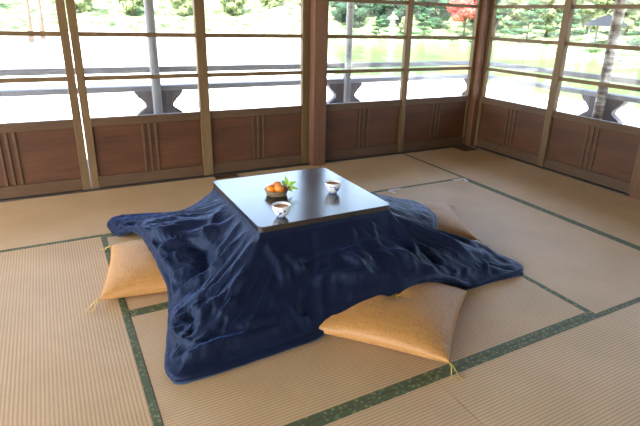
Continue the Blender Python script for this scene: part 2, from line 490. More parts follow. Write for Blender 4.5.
# ------------------------------------------------------------------ quilt
# hem points (x, y, z) counter-clockwise seen from above, starting at the near-left corner; c = corner
hem = [(-3.535, -2.352, .0), (-3.40, -2.362, .0), (-3.20, -2.352, 0), (-3.02, -2.340, 0), (-2.93, -2.330, .035), (-2.82, -2.310, .075),
       (-2.70, -2.305, .088), (-2.58, -2.312, .088), (-2.47, -2.292, .095), (-2.36, -2.285, .085), (-2.25, -2.290, .05), (-2.15, -2.305, .0), (-2.0, -2.305, 0),
       (-1.88, -2.310, 0), (-1.805, -2.305, 0), (-1.765, -2.25, 0), (-1.79, -2.12, 0.0), (-1.925, -2.05, .0), (-2.03, -1.91, .05), (-1.90, -1.72, .095),
       (-1.855, -1.55, .10), (-1.845, -1.40, .085), (-1.86, -1.28, .045), (-1.88, -1.17, .015), (-1.94, -1.08, 0), (-2.06, -1.03, 0),
       (-2.3, -.92, 0), (-2.6, -.86, 0), (-2.9, -.81, 0), (-3.2, -.77, 0), (-3.40, -.715, 0), (-3.545, -.69, 0), (-3.60, -.75, 0),
       (-3.602, -.86, 0), (-3.57, -.98, .015), (-3.52, -1.08, .075), (-3.485, -1.20, .095), (-3.475, -1.35, .10), (-3.47, -1.50, .10), (-3.465, -1.64, .09),
       (-3.455, -1.76, .045), (-3.475, -1.88, .0), (-3.51, -2.02, 0), (-3.545, -2.16, 0), (-3.570, -2.27, 0), (-3.565, -2.325, 0)]
# matching points on the table rim: fraction along each side
def rim(k):   # k in [0,4): 0 near-left corner, 1 near-right, 2 far-right, 3 far-left
    k = k % 4; i = int(k); f = k - i
    c = [(TX0, TY0), (TX1, TY0), (TX1, TY1), (TX0, TY1)]
    a, d = c[i], c[(i+1) % 4]; ins = .010
    x, y = a[0]+(d[0]-a[0])*f, a[1]+(d[1]-a[1])*f
    x = min(max(x, TX0+ins), TX1-ins); y = min(max(y, TY0+ins), TY1-ins)
    return Vector((x, y, TZ-.024))
# parameter at hem corners: index 0 -> 0, 14 -> 1, 24 -> 2, 31 -> 3
anch = [(0, 0), (14, 1), (24, 2), (31, 3), (len(hem), 4)]
def cumlen():
    L = [0]
    for i in range(len(hem)):
        a, c = Vector(hem[i]), Vector(hem[(i+1) % len(hem)]); L.append(L[-1] + (c-a).length)
    return L
CL = cumlen()
def catmull(i, f):
    n = len(hem); P = [Vector(hem[(i+j) % n]) for j in (-1, 0, 1, 2)]
    return .5*((2*P[1]) + (-P[0]+P[2])*f + (2*P[0]-5*P[1]+4*P[2]-P[3])*f*f + (-P[0]+3*P[1]-3*P[2]+P[3])*f**3)
def hem_at(k):
    k = k % 4
    s = int(k)
    (i0, _), (i1, _) = anch[s], anch[s+1]
    l = CL[i0] + (CL[i1]-CL[i0])*(k-s)
    for i in range(i0, i1):
        if CL[i+1] >= l or i == i1-1:
            f = (l-CL[i])/(CL[i+1]-CL[i]); p = catmull(i, min(max(f, 0), 1)); p.z = max(p.z, 0); return p
def smooth01(x): x = min(max(x, 0), 1); return x*x*(3-2*x)
# long folds in world xy: polyline, height, half-width
RIDGES = []
#RIDGES_BEGIN
RIDGES = [
 ([(-3.149,-1.859),(-3.248,-1.879),(-3.358,-1.883)], 0.024, 0.02),
 ([(-3.107,-1.964),(-3.195,-2.001),(-3.295,-2.026)], 0.02, 0.022),
 ([(-3.126,-1.515),(-3.198,-1.62),(-3.27,-1.692)], 0.012, 0.022),
 ([(-3.114,-1.761),(-3.194,-1.788),(-3.267,-1.81)], 0.012, 0.018),
 ([(-3.566,-1.038),(-3.472,-1.444),(-3.373,-1.523),(-3.284,-1.545)], 0.03, 0.026),
 ([(-3.498,-1.525),(-3.427,-1.56)], 0.018, 0.018),
 ([(-3.467,-1.623),(-3.381,-1.611),(-3.318,-1.623)], 0.018, 0.018),
 ([(-3.48,-1.68),(-3.392,-1.685),(-3.35,-1.688)], 0.016, 0.018),
 ([(-3.348,-1.629),(-3.279,-1.702),(-3.285,-1.803),(-3.343,-1.847)], -0.03, 0.026),
 ([(-3.316,-1.881),(-3.393,-1.87),(-3.477,-1.878)], 0.026, 0.02),
 ([(-3.208,-2.058),(-3.269,-2.121),(-3.381,-2.136),(-3.467,-2.159)], 0.034, 0.022),
 ([(-3.263,-2.158),(-3.365,-2.207)], 0.02, 0.018),
 ([(-3.179,-2.3),(-3.369,-2.288),(-3.478,-2.285),(-3.523,-2.288)], 0.026, 0.018),
 ([(-3.513,-2.049),(-3.49,-2.185),(-3.434,-2.278)], 0.02, 0.016),
 ([(-3.429,-2.045),(-3.431,-2.158),(-3.479,-2.179)], -0.018, 0.022),
 ([(-3.071,-2.233),(-3.026,-2.318)], 0.014, 0.02),
 ([(-3.031,-2.044),(-2.977,-2.098),(-2.95,-2.161)], 0.016, 0.02),
 ([(-2.779,-2.097),(-2.732,-2.176),(-2.723,-2.217)], 0.014, 0.016),
 ([(-2.95,-2.161),(-2.862,-2.176),(-2.733,-2.231),(-2.658,-2.252)], 0.018, 0.022),
 ([(-3.079,-1.986),(-3.051,-2.085),(-3.058,-2.206)], 0.014, 0.022),
 ([(-2.521,-2.16),(-2.496,-2.248),(-2.465,-2.268)], 0.022, 0.018),
 ([(-3.022,-2.095),(-2.845,-2.093),(-2.493,-2.075)], -0.007, 0.007),
 ([(-2.425,-1.985),(-2.405,-2.07),(-2.410,-2.21)], 0.026, 0.016),
 ([(-2.415,-1.975),(-2.29,-2.03),(-2.19,-2.10),(-2.05,-2.22)], 0.026, 0.018),
 ([(-2.41,-1.96),(-2.25,-1.97),(-2.10,-2.02),(-1.95,-2.12)], 0.022, 0.018),
 ([(-2.526,-2.17),(-2.452,-2.245),(-2.354,-2.298),(-2.308,-2.293)], 0.026, 0.018),
 ([(-2.09,-2.032),(-1.888,-2.112),(-1.809,-2.275)], 0.012, 0.024),
 ([(-1.995,-2.226),(-2.027,-2.29)], 0.014, 0.013),
 ([(-2.205,-2.251),(-2.263,-2.297)], 0.014, 0.012),
 ([(-2.129,-2.243),(-2.187,-2.286)], 0.01, 0.012),
 ([(-2.362,-2.085),(-2.326,-2.182),(-2.295,-2.239)], -0.016, 0.022),
 ([(-3.576,-0.999),(-3.455,-1.012),(-3.374,-1.324)], 0.022, 0.022),
 ([(-3.606,-0.964),(-3.536,-1.005)], 0.012, 0.014),
 ([(-2.662,-2.004),(-2.686,-2.071)], 0.008, 0.016),
 ([(-2.54,-2.0),(-2.587,-2.119)], 0.008, 0.014),
 ([(-3.334,-2.254),(-3.201,-2.253),(-3.092,-2.274)], 0.012, 0.02),
]
#RIDGES_END
def seg_dist(p, a, c):
    d = (c[0]-a[0], c[1]-a[1]); l2 = d[0]*d[0]+d[1]*d[1]
    t = ((p[0]-a[0])*d[0]+(p[1]-a[1])*d[1])/l2; tt = min(max(t, 0), 1)
    q = (a[0]+d[0]*tt, a[1]+d[1]*tt)
    return math.hypot(p[0]-q[0], p[1]-q[1]), tt
def ridge_h(x, y):
    h = 0
    for pts, A, w in RIDGES:
        best, bt = 9, 0
        n = len(pts)-1
        for i in range(n):
            dd, t = seg_dist((x, y), pts[i], pts[i+1])
            if dd < best: best, bt = dd, (i+t)/n
        if best < 3*w:
            taper = min(1, .25+3*bt, .15+2.5*(1-bt))
            h += A*taper*math.exp(-(best/w)**2)
    return h
BUMPS = [  # x, y, rx, ry, height
 (-3.40, -1.45, .16, .30, .060), (-3.42, -.98, .16, .14, .012), (-2.56, -2.20, .34, .09, .028), (-2.05, -2.12, .18, .10, .030),
 (-1.99, -1.56, .14, .26, .012), (-3.25, -2.20, .22, .10, .012), (-3.43, -2.12, .10, .16, .018)]
def quilt_point(k, t):
    T, Hm = rim(k), hem_at(k)
    # corners carry extra cloth: they hang more steeply off the corner, then lie flatter
    cf = abs(((k+.5) % 1) - .5)*2            # 0 at corners, 1 mid-side
    corner = math.exp(-(cf/.22)**2)
    tb = t
    xy = T.xy.lerp(Hm.xy, tb)
    pw = 1.16 + .45*corner + .75*math.exp(-((k-3)/.30)**2) + .30*math.exp(-((k-3.5)/.4)**2) + .25*math.exp(-((k-1.6)/.5)**2)
    zt = (1-t)**pw
    top_drop = .016*smooth01(t/.03)
    z = Hm.z + .030 + (T.z - Hm.z - .030)*zt - top_drop*(1-t)
    env = smooth01(t/.10)*smooth01((1-t)/.05)
    out = (Hm.xy - T.xy).normalized()
    d = 0
    for bx, by, rx, ry, hh in BUMPS:
        q = ((xy.x-bx)/rx)**2 + ((xy.y-by)/ry)**2
        if q < 9: d += hh*math.exp(-q)
    d += ridge_h(xy.x, xy.y)
    # radial folds from the rim, stretched along the slope, and cross crumples
    per = k*9.0
    r1 = noise.noise(Vector((per, t*1.3, 3.1)))
    r2 = noise.noise(Vector((per*2.7+t*2, t*2.2, 7.7)))
    cr = noise.noise(Vector((xy.x*9, xy.y*9, 1.3)))
    cr2 = noise.noise(Vector((xy.x*19+cr, xy.y*19, 4.3)))
    amp = .4+.6*smooth01(t/.5)
    left = 1.0 + .9*math.exp(-((k-3.5)/.5)**2)     # the left side is more crumpled
    d += (.012*r1 + .007*r2)*(1.0)*amp*left + (.008*abs(cr) + .0045*cr2)*smooth01((t-.2)/.5)*left
    n3 = noise.noise(Vector((xy.x*6.5+2*r2, xy.y*6.5+2*r1, 11.0))); n4 = noise.noise(Vector((xy.x*11+cr, xy.y*11-cr, 21.0)))
    d += (.0065*(1-min(1, abs(n3)*2.6))**1.5 + .002*(1-min(1, abs(n4)*2.6))**1.5)*smooth01((t-.12)/.4)*smooth01((1-t)/.15)*(1 if not 1.2 < k < 3 else .3)*left*(.55 if .15 < k < .8 else 1)
    z += d*env
    xy = xy + out*(d*env*.55)
    z = max(z, .004)
    return Vector((xy.x, xy.y, z))
def build_quilt():
    NS, NT = 640, 96
    b = B(); rings = []
    def ring(fn): rings.append([b.verts.new(fn(4*i/NS)) for i in range(NS)])
    # under the tabletop: a small flange so the cloth passes between frame and top
    def flange(k):
        p = rim(k); c = Vector((tcx, tcy, p.z)); q = p.lerp(c, .12); q.z = TZ-.0275; return q
    ring(flange)
    for j in range(NT+1):
        t = j/NT
        ring(lambda k, t=t: quilt_point(k, t) - (Vector((0, 0, .0035)) if t == 0 else Vector((0, 0, 0))))
    # rolled hem: bulges out then turns under
    def roll(dx, dz):
        def fn(k):
            e = quilt_point(k, 1.0); Hm = hem_at(k); o = (Hm.xy-rim(k).xy).normalized()
            a, c = hem_at(k-.02), hem_at(k+.02); tg = (c-a).xy; nrm = Vector((tg.y, -tg.x)).normalized()
            wav = .004*noise.noise(Vector((Hm.x*14, Hm.y*14, 2)))
            return Vector((e.x+nrm.x*(dx+wav), e.y+nrm.y*(dx+wav), max(Hm.z+dz, .0015)))
        return fn
    for dx, dz in ((.008, .026), (.013, .019), (.013, .010), (.008, .004), (.0, .0015), (-.05, .002)): ring(roll(dx, dz))
    for a, c in zip(rings, rings[1:]):
        for i in range(NS): b.faces.new((a[i], c[i], c[(i+1) % NS], a[(i+1) % NS]))
    q = obj('quilt', b, 'navy', None, True)
    tag(q, 'rumpled navy blue cotton quilt draped from the low table over the cushions', 'quilt')
    # pale lining showing as a thin lip under the hem
    l = B()
    A_, C_ = [], []
    for i in range(NS):
        k = 4*i/NS; Hm = hem_at(k); a, c = hem_at(k-.02), hem_at(k+.02); tg = (c-a).xy; n = Vector((tg.y, -tg.x)).normalized()
        cf = abs(((k+.5) % 1) - .5)*2
        e = .007 + .010*math.exp(-(cf/.05)**2) + .005*noise.noise(Vector((k*12, 0, 0)))
        A_.append(l.verts.new((Hm.x+n.x*e, Hm.y+n.y*e, max(Hm.z-.004, .0012))))
        C_.append(l.verts.new((Hm.x-n.x*.06, Hm.y-n.y*.06, max(Hm.z-.004, .0012))))
    for i in range(NS): l.faces.new((A_[i], A_[(i+1) % NS], C_[(i+1) % NS], C_[i]))
    obj('lining', l, 'lining', q, True)['label'] = 'pale blue-grey lining along the hem'
    return q
build_quilt()

# ------------------------------------------------------------------ cushions
def make_cushion(a=.283, hgt=.112):
    r = empty('floor_cushion')
    N_ = 56; b = B()
    def top(u, v, side):
        c = .05
        x = a*u*(1 - c*(1-v*v)*abs(u)); y = a*v*(1 - c*(1-u*u)*abs(v))
        e = max((1-u*u)*(1-v*v), 0)
        rad = math.hypot(u, v)
        if side > 0:
            f = e**.38
            z = .026 + (hgt-.026)*f
            z -= .020*math.exp(-(rad/.16)**2) + .006*math.exp(-(min(abs(u), abs(v))/.10)**2)*math.exp(-(rad/.45)**2)
            edge = 1-max(abs(u), abs(v))
            pu = noise.noise(Vector((u*13, v*13, 2.0)))
            z += .0035*pu*math.exp(-((edge-.10)/.09)**2) + .003*noise.noise(Vector((u*3, v*3, 9)))*e
        else:
            z = .026 - .0245*min(1, e**.35*1.25)
        cor = (abs(u)*abs(v))**6
        z += .004*cor
        return Vector((x, y, z))
    grid = {}
    for s in (1, -1):
        for i in range(N_+1):
            for j in range(N_+1):
                bd = i in (0, N_) or j in (0, N_)
                if s < 0 and bd: grid[(s, i, j)] = grid[(1, i, j)]; continue
                u = math.sin(PI/2*(2*i/N_-1)); v = math.sin(PI/2*(2*j/N_-1))
                u = .6*u + .4*(2*i/N_-1); v = .6*v + .4*(2*j/N_-1)
                grid[(s, i, j)] = b.verts.new(top(u, v, s))
        for i in range(N_):
            for j in range(N_):
                q = [grid[(s, i, j)], grid[(s, i+1, j)], grid[(s, i+1, j+1)], grid[(s, i, j+1)]]
                b.faces.new(q if s > 0 else q[::-1])
    obj('cover', b, 'gold', r, True)
    # seam cord round the edge
    b = B(); pts = []
    for (u0, v0), (u1, v1) in (((-1, -1), (1, -1)), ((1, -1), (1, 1)), ((1, 1), (-1, 1)), ((-1, 1), (-1, -1))):
        for k in range(20):
            f = k/20; pts.append(top(u0+(u1-u0)*f, v0+(v1-v0)*f, 1))
    pts.append(pts[0]); tube(b, pts, .0016, 6, False)
    obj('seam', b, 'gold', r, True)
    b = B()
    for s in range(5):
        an = s*1.3
        tube(b, [(0, 0, hgt-.026), (.012*math.cos(an), .012*math.sin(an), hgt-.014), (.035*math.cos(an), .03*math.sin(an), hgt-.012)], .0014, 5)
    obj('tuft', b, 'thread', r, True)
    for sx, sy in ((-1, -1), (1, -1), (1, 1), (-1, 1)):
        b = B(); c = top(sx, sy, 1); d = Vector((sx, sy, 0)).normalized(); n = Vector((-d.y, d.x, 0))
        for q, off in ((0, -.004), (1, .003), (2, .0)):
            P = [c - d*.006, c + d*.012 + n*off + Vector((0, 0, .001)), c + d*.028 + n*(off*2+.006*(q-1)) + Vector((0, 0, -.014)),
                 c + d*.040 + n*(off*3+.010*(q-1)) + Vector((0, 0, .0045-c.z)), c + d*.062 + n*(off*4+.008) + Vector((0, 0, .003-c.z))]
            tube(b, P, [.0022, .0018, .0016, .0018, .0012], 6)
        obj('tassel', b, 'thread', r, True)
    return r
cu = make_cushion()
cushions = [((-2.622, -2.334), math.radians(41), 'gold silk floor cushion in front of the quilt, nearest the viewer'),
            ((-3.412, -1.475), math.radians(-11.2), 'gold silk floor cushion tucked under the left side of the quilt'),
            ((-1.888, -1.560), math.radians(-24.8), 'gold silk floor cushion half hidden behind the right side of the quilt')]
for i, ((x, y), a, lab) in enumerate(cushions):
    o = cu if i == 0 else copy_tree(cu)
    o.location = (x, y, .0014); o.rotation_euler = (0, 0, a)
    tag(o, lab, 'cushion', 'gold floor cushions round the low table')

# ------------------------------------------------------------------ things on the table
def make_cup():
    r = empty('tea_cup')
    prof_o = [(0, .004), (.0165, .004), (.0175, 0), (.0195, 0), (.0205, .006), (.027, .011), (.0345, .022), (.0385, .035), (.0405, .048), (.0422, .055), (.0415, .0565)]
    obj('bowl', lathe(B(), prof_o, 48), 'porcelain', r, True)
    prof_i = [(.0415, .0565), (.0402, .0555), (.0385, .048), (.0360, .035), (.0315, .022), (.022, .012), (0, .009)]
    obj('inner_glaze', lathe(B(), prof_i, 48), 'porcelain_in', r, True)
    obj('tea', lathe(B(), [(0, .045), (.0374, .045), (.0378, .0456)], 48), 'tea', r, True)
    return r
c1 = make_cup(); c1.location = (-2.968, -1.905, TZ)
tag(c1, 'blue and white tea cup in front of the fruit basket', 'cup', 'tea cups on the black table')
c2 = copy_tree(c1); c2.location = (-2.597, -1.712, TZ); c2.rotation_euler = (0, 0, 2.1)
tag(c2, 'blue and white tea cup standing alone at the right of the table', 'cup', 'tea cups on the black table')

BX, BY = -2.872, -1.622
bk = empty('fruit_basket', (BX, BY, TZ)); tag(bk, 'small round woven cane basket holding three mandarins', 'basket')
obj('basket_wall', lathe(B(), [(0, .0015), (.045, .0015), (.047, .004), (.050, .016), (.056, .027), (.0545, .027), (.048, .016), (.045, .006), (0, .005)], 48), 'basket', bk, True)
b = B()
for j in range(5):
    z = .004+.0048*j; R_ = .0480+.0080*(z/.027)**1.4
    tube(b, [((R_+.0011*math.sin(a*14*PI/PI+j*PI))*math.cos(a), (R_+.0011*math.sin(a*14+j*PI))*math.sin(a), z) for a in [2*PI*q/90 for q in range(91)]], .0021, 6, False)
obj('weave', b, 'basket', bk, True)
b = B()
for ph in (0, PI):
    tube(b, [((.0575+.0016*math.cos(a*16+ph))*math.cos(a), (.0575+.0016*math.cos(a*16+ph))*math.sin(a), .028+.0016*math.sin(a*16+ph)) for a in [2*PI*q/140 for q in range(141)]], .0021, 6, False)
obj('rim', b, 'basket', bk, True)

def make_mandarin():
    r = empty('mandarin')
    prof = [(0, .0025)]
    for k in range(1, 20):
        a = PI*k/20; prof.append((.0268*math.sin(a)**.93, .0235-.0225*math.cos(a)))
    prof.append((0, .0435))
    obj('peel', lathe(B(), prof, 32), 'orange', r, True)
    obj('calyx', lathe(B(), [(0, .0446), (.0035, .0440), (.0042, .0430)], 6), 'leaf', r)
    return r
m0 = make_mandarin()
for i, (dx, dy, dz, tx, lab) in enumerate([(-.027, .004, .010, .2, 'left mandarin orange in the small basket'),
                                      (-.002, -.022, .016, .35, 'front mandarin orange in the small basket, nearest the viewer'),
                                      (.015, .022, .014, .15, 'rear mandarin orange in the small basket, beside the leafy sprig')]):
    o = m0 if i == 0 else copy_tree(m0)
    o.location = (BX+dx, BY+dy, TZ+dz); o.rotation_euler = (tx, .1*i, i*1.3)
    tag(o, lab, 'mandarin', 'mandarins in the small basket')

sp = empty('berry_sprig', (BX+.047, BY-.015, TZ+.034)); tag(sp, 'leafy green sprig with red berries resting on the basket', 'sprig')
def leaf_mesh(L_, w):
    b = B(); n = 8; rows = []
    for i in range(n+1):
        t = i/n; hw = w*math.sin(PI*t**.8)**.9*(1 if t < 1 else 0)+.0004
        zc = .25*L_*t*(1-t)
        rows.append([b.verts.new((t*L_, s*hw, zc + .18*abs(s)*hw)) for s in (-1, 0, 1)])
    for a, c in zip(rows, rows[1:]):
        for k in range(2): b.faces.new((a[k], c[k], c[k+1], a[k+1]))
    return b
camdir = Vector((.42, .80, 0)).normalized(); rt = Vector((.88, -.48, 0)).normalized()
leaves = [((.004, .0, .012), 98, .046, .008), ((.006, 0, .010), 62, .034, .0065), ((.008, 0, .008), 28, .044, .0085), ((.010, 0, .002), -12, .048, .0075),
          ((.004, 0, .000), -48, .032, .006), ((-.002, 0, .010), 128, .032, .0075), ((.004, 0, .004), 170, .022, .007), ((.0, .0, .008), 80, .030, .007)]
for (px, py, pz), ang, L_, w in leaves:
    L_ *= 1.12; w *= 1.2
    lf = obj('leaf', leaf_mesh(L_, w), 'leaf', sp, True)
    an = math.radians(ang)
    d = (rt*math.cos(an) + Vector((0, 0, 1))*math.sin(an)*.85 + camdir*random.uniform(-.25, .25)).normalized()
    nrm = (-camdir*.75 + Vector((0, 0, .65))); y = nrm.cross(d).normalized(); nrm = d.cross(y)
    lf.matrix_local = Matrix((( d.x, y.x, nrm.x, rt.x*px), (d.y, y.y, nrm.y, rt.y*px), (d.z, y.z, nrm.z, pz+.004), (0, 0, 0, 1)))
b = B(); tube(b, [(-.01, .0, -.008), (.004, -.002, .003), (.012, -.006, .012)], .0014, 6); tube(b, [(.004, -.002, .003), (.014, -.010, .004)], .001, 5)
obj('stem', b, 'stem', sp, True)
for (q, z) in ((.012, .0075), (.002, .013), (.008, -.001)):
    b = B(); bmesh.ops.create_uvsphere(b, u_segments=12, v_segments=8, radius=.0042)
    p = rt*q - camdir*.012
    obj('berry', b, 'berry', sp, True, (p.x, p.y, z))

# ------------------------------------------------------------------ veranda outside
struct(obj('veranda_deck', box(B(), X0-1.35, 1.35, Y0, 1.35, -.16, -.121), 'deck'), 'weathered board deck running round the room', 'deck')
def eave(bm, pts):
    vs = [bm.verts.new(p) for p in pts]; up = [bm.verts.new((p[0], p[1], p[2]+.06)) for p in pts]
    bm.faces.new(vs); bm.faces.new(up[::-1])
    for i in range(4): bm.faces.new((vs[i], vs[(i+1) % 4], up[(i+1) % 4], up[i]))
b = B(); zi, zo, e, el_ = 2.50, 2.12, 1.45, 1.25  # unseen eaves, overhangs and edge height shaped to trim daylight in the room
xa, xb, ya, yb = X0-.15, .15, Y0-.15, .15
eave(b, [(xa, yb, zi), (xb, yb, zi), (xb+e, yb+e, zo), (xa-el_, yb+e, zo)])
eave(b, [(xb, ya, zi), (xb, yb, zi), (xb+e, yb+e, zo), (xb+e, ya-e, zo)])
eave(b, [(xa, ya, zi), (xa, yb, zi), (xa-el_, yb+e, zo), (xa-el_, ya-e, zo)])
eave(b, [(xa, ya, zi), (xb, ya, zi), (xb+e, ya-e, zo), (xa-el_, ya-e, zo)])
struct(obj('eaves', b, 'ceiling'), 'unseen sloping timber eaves over the veranda, shaped to trim the daylight', 'eaves')

def round_post(x, y, r_, mat, lab, grp):
    o = empty('veranda_post', (x, y, -.12)); tag(o, lab, 'post', grp)
    obj('shaft', tube(B(), [(0, 0, 0), (0, 0, .8), (0, 0, 1.6), (0, 0, 2.36)], r_, 20), mat, o, True)
    return o
g = 'round posts carrying the veranda eaves'
round_post(-2.965, .93, .040, 'grey_wood', 'grey round veranda post outside the second lake window from the left', g)
round_post(-.975, .93, .036, 'grey_wood', 'grey round veranda post outside the lake window right of the column', g)
round_post(.93, -.752, .047, 'log', 'thick mottled log post outside the right wall windows', g)

# railing: one thing per side, with pedestals shaped like an hourglass
def pedestal(parent, x, y, rot, w=.21):
    prof = []
    zs = [(.543, 1.0), (.515, .98), (.505, .90), (.485, .87), (.475, .76), (.455, .70), (.44, .62), (.42, .575), (.40, .58), (.385, .66), (.365, .80), (.345, .93), (.335, .97), (.30, .97), (.29, .86), (.06, .86), (.05, 1.0), (0, 1.0)]
    left = [(-w*f, z) for z, f in zs]; right = [(w*f, z) for z, f in zs[::-1]]
    b = prism(B(), left+right, -.035, .035, 'y')
    o = obj('pedestal', b, 'pedestal', parent); o.location = (x, y, 0); o.rotation_euler = (0, 0, rot)
for nm, along, lab in (('b', 'x', 'grey timber veranda railing beyond the lake-side windows'), ('r', 'y', 'grey timber veranda railing beyond the right wall windows')):
    r = empty('veranda_railing', (0, 0, -.02) if 0 else (0, 0, 0)); tag(r, lab, 'railing')
    if along == 'x':
        obj('handrail', box(B(), X0-1, .998, 1.0, 1.06, .705, .757, .008), 'grey_woodx', r)
        obj('bench_beam', box(B(), X0-1, .978, .98, 1.10, .545, .590, .006), 'grey_woodx', r)
        for x in (-4.93, -2.93, -.955): pedestal(r, x, 1.03, 0)
        pedestal(r, 1.00, 1.06, -PI/4, .15)
        for x in (-4.93, -2.93, -.955): obj('bracket', box(B(), x-.02, x+.02, .985, 1.04, .59, .705, .003), 'grey_wood', r)
    else:
        obj('handrail', box(B(), 1.0, 1.06, Y0-.5, 1.06, .705, .757, .008), 'grey_wood', r)
        obj('bench_beam', box(B(), .98, 1.10, Y0-.5, 1.10, .545, .590, .006), 'grey_wood', r)
        for y in (-2.72, -.72): pedestal(r, 1.03, y, PI/2, .225)
        for y in (-2.72, -.72): obj('bracket', box(B(), .985, 1.04, y-.02, y+.02, .59, .705, .003), 'grey_wood', r)
    for o in r.children:
        if o.name.startswith('pedestal'): o.location.z = -.0

# ------------------------------------------------------------------ garden
b = prism(B(), [(-80, -60), (8, -60), (8, 2.9), (8, 5), (8.2, 7.8), (9, 9.5), (6.7, 10.3), (4.6, 11.2), (5.4, 14), (9, 20), (12.5, 27.6), (15.5, 35), (17.5, 41), (18, 60), (-80, 60)], -1.3, -.6)  # pale ground on the left stands in for white sky glare on water
struct(obj('ground', b, 'gravel'), 'pale gravel court round the pavilion, its left stretch standing in for white glare on water', 'ground')
struct(obj('pond', box(B(), 4, 60, -60, 60, -1.2, -.9), 'water'), 'pale green pond beyond the right-hand windows', 'pond')
b = B()
near = [(17.5, 41), (21, 38.5), (25.5, 37.5), (30, 37.2), (33, 35), (32.6, 30), (30.8, 24), (29.5, 20.5), (28.8, 17.5), (29.2, 14), (31, 2), (33, -60)]
far = [(6, 75), (25, 78), (45, 78), (60, 75), (72, 68), (75, 55), (76, 42), (76, 34), (76, 28), (76, 22), (78, 2), (80, -60)]
def lerp_tab(tab, x):
    for (x0, a0), (x1, a1) in zip(tab, tab[1:]):
        if x <= x1: return a0 + (a1-a0)*max(0, (x-x0)/(x1-x0))
    return tab[-1][1]
PROF = [(0, -1.2), (.005, -.72), (.06, -.40), (.12, -.1), (.3, 1.0), (.6, 3.2), (1, 6.5)]
def resample(P, n):
    out = []
    for i in range(n+1):
        q = i/n*(len(P)-1); k = min(int(q), len(P)-2); f = q-k
        out.append((P[k][0]+(P[k+1][0]-P[k][0])*f, P[k][1]+(P[k+1][1]-P[k][1])*f))
    return out
def lumps(x, y): return .9*max(0, noise.noise(Vector((x*.45, y*.45, 0)))) + .5*abs(noise.noise(Vector((x*1.1, y*1.1, 4))))
rows = []
nn, ff = resample(near, 150), resample(far, 150)
for r_ in range(61):
    f = (r_/60)**1.6; z = lerp_tab(PROF, f)
    row = []
    for i, (n, q) in enumerate(zip(nn, ff)):
        x, y = n[0]+(q[0]-n[0])*f, n[1]+(q[1]-n[1])*f; e_ = min(1, .12+i/14)
        row.append(b.verts.new((x, y, -.9 + (z+.9)*e_ + lumps(x, y)*min(1, f*14)*e_)))
    rows.append(row)
for a, c in zip(rows, rows[1:]):
    for i in range(len(a)-1): b.faces.new((a[i], a[i+1], c[i+1], c[i]))
struct(obj('far_bank', b, 'bank', None, True), 'densely planted bank rising beyond the pond', 'bank')
b = B(); rows = []
HP = [(48, -.62), (49, -.55), (56, .5), (66, 2.5), (84, 6)]
for j in range(61):
    y = 48 + 36*(j/60)**1.5; row = []
    for i in range(141):
        x = -50 + 72*i/140; yy = y + 1.5*noise.noise(Vector((x*.12, 0, 0)))*(1-j/60)
        row.append(b.verts.new((x, yy, lerp_tab(HP, y) + lumps(x, yy)*min(1, j/8))))
    rows.append(row)
for a, c in zip(rows, rows[1:]):
    for i in range(len(a)-1): b.faces.new((a[i], a[i+1], c[i+1], c[i]))
struct(obj('hillside', b, 'bank', None, True), 'densely planted slope behind the gravel court on the left', 'hillside')

CAM = Vector((-3.804, -3.867, 1.224))
def crown(bm, blobs, leaf, per, rnd):
    for c, r in blobs:
        c = Vector(c)
        rr = bmesh.ops.create_icosphere(bm, subdivisions=2, radius=1)
        for v in rr['verts']:
            n = 1 + .28*noise.noise(v.co*2.2 + c)
            v.co = Vector((c.x + v.co.x*r[0]*n*.86, c.y + v.co.y*r[1]*n*.86, c.z + v.co.z*r[2]*n*.82))
        for _ in range(per):
            while True:
                d = Vector((rnd.uniform(-1, 1), rnd.uniform(-1, 1), rnd.uniform(-1, 1)))
                if .1 < d.length < 1: break
            d.normalize(); k = rnd.uniform(.82, 1.16)
            p = Vector((c.x+d.x*r[0]*k, c.y+d.y*r[1]*k, c.z+d.z*r[2]*k))
            a = Vector((rnd.uniform(-1, 1), rnd.uniform(-1, 1), rnd.uniform(-.6, .6))).normalized()
            q = a.cross(d + Vector((.1, .2, .3))).normalized(); s = leaf*rnd.uniform(.6, 1.3)
            bm.faces.new([bm.verts.new(p + a*s), bm.verts.new(p + q*s*.55), bm.verts.new(p - a*s), bm.verts.new(p - q*s*.55)])
    return bm

def crown_obj(name, bm, mat, parent):
    me = bpy.data.meshes.new(name); bm.to_mesh(me); bm.free(); me.materials.append(M[mat])
    o = bpy.data.objects.new(name, me); COL.objects.link(o); o.parent = parent
    return o

def mk_pine(seed, H_=3.6):
    rnd = random.Random(seed); r = empty('pine_tree')
    lean = rnd.uniform(-.5, .5)
    tr = [(0, 0, -.3), (lean*.3, .1, H_*.3), (lean*.9, -.1, H_*.6), (lean*.6, 0, H_*.95)]
    b = tube(B(), tr, [.16, .13, .10, .05], 8)
    blobs = []
    for i in range(11):
        f = .22 + .78*i/10; an = i*2.4 + rnd.uniform(-.4, .4); R_ = (1.5*(1.15-f)+.35)*rnd.uniform(.7, 1.1)
        c = (lean*.8*f + R_*math.cos(an), R_*math.sin(an), H_*f)
        tube(b, [(lean*.7*f, 0, H_*f-.25), c], [.06, .03], 6)
        blobs.append((c, (rnd.uniform(.55, .95)*(1.3-f*.5), rnd.uniform(.55, .95)*(1.3-f*.5), rnd.uniform(.18, .28))))
    obj('trunk', b, 'bark', r, True)
    crown_obj('needle_pads', crown(B(), blobs, .11, 150, rnd), 'fol_pine', r)
    return r
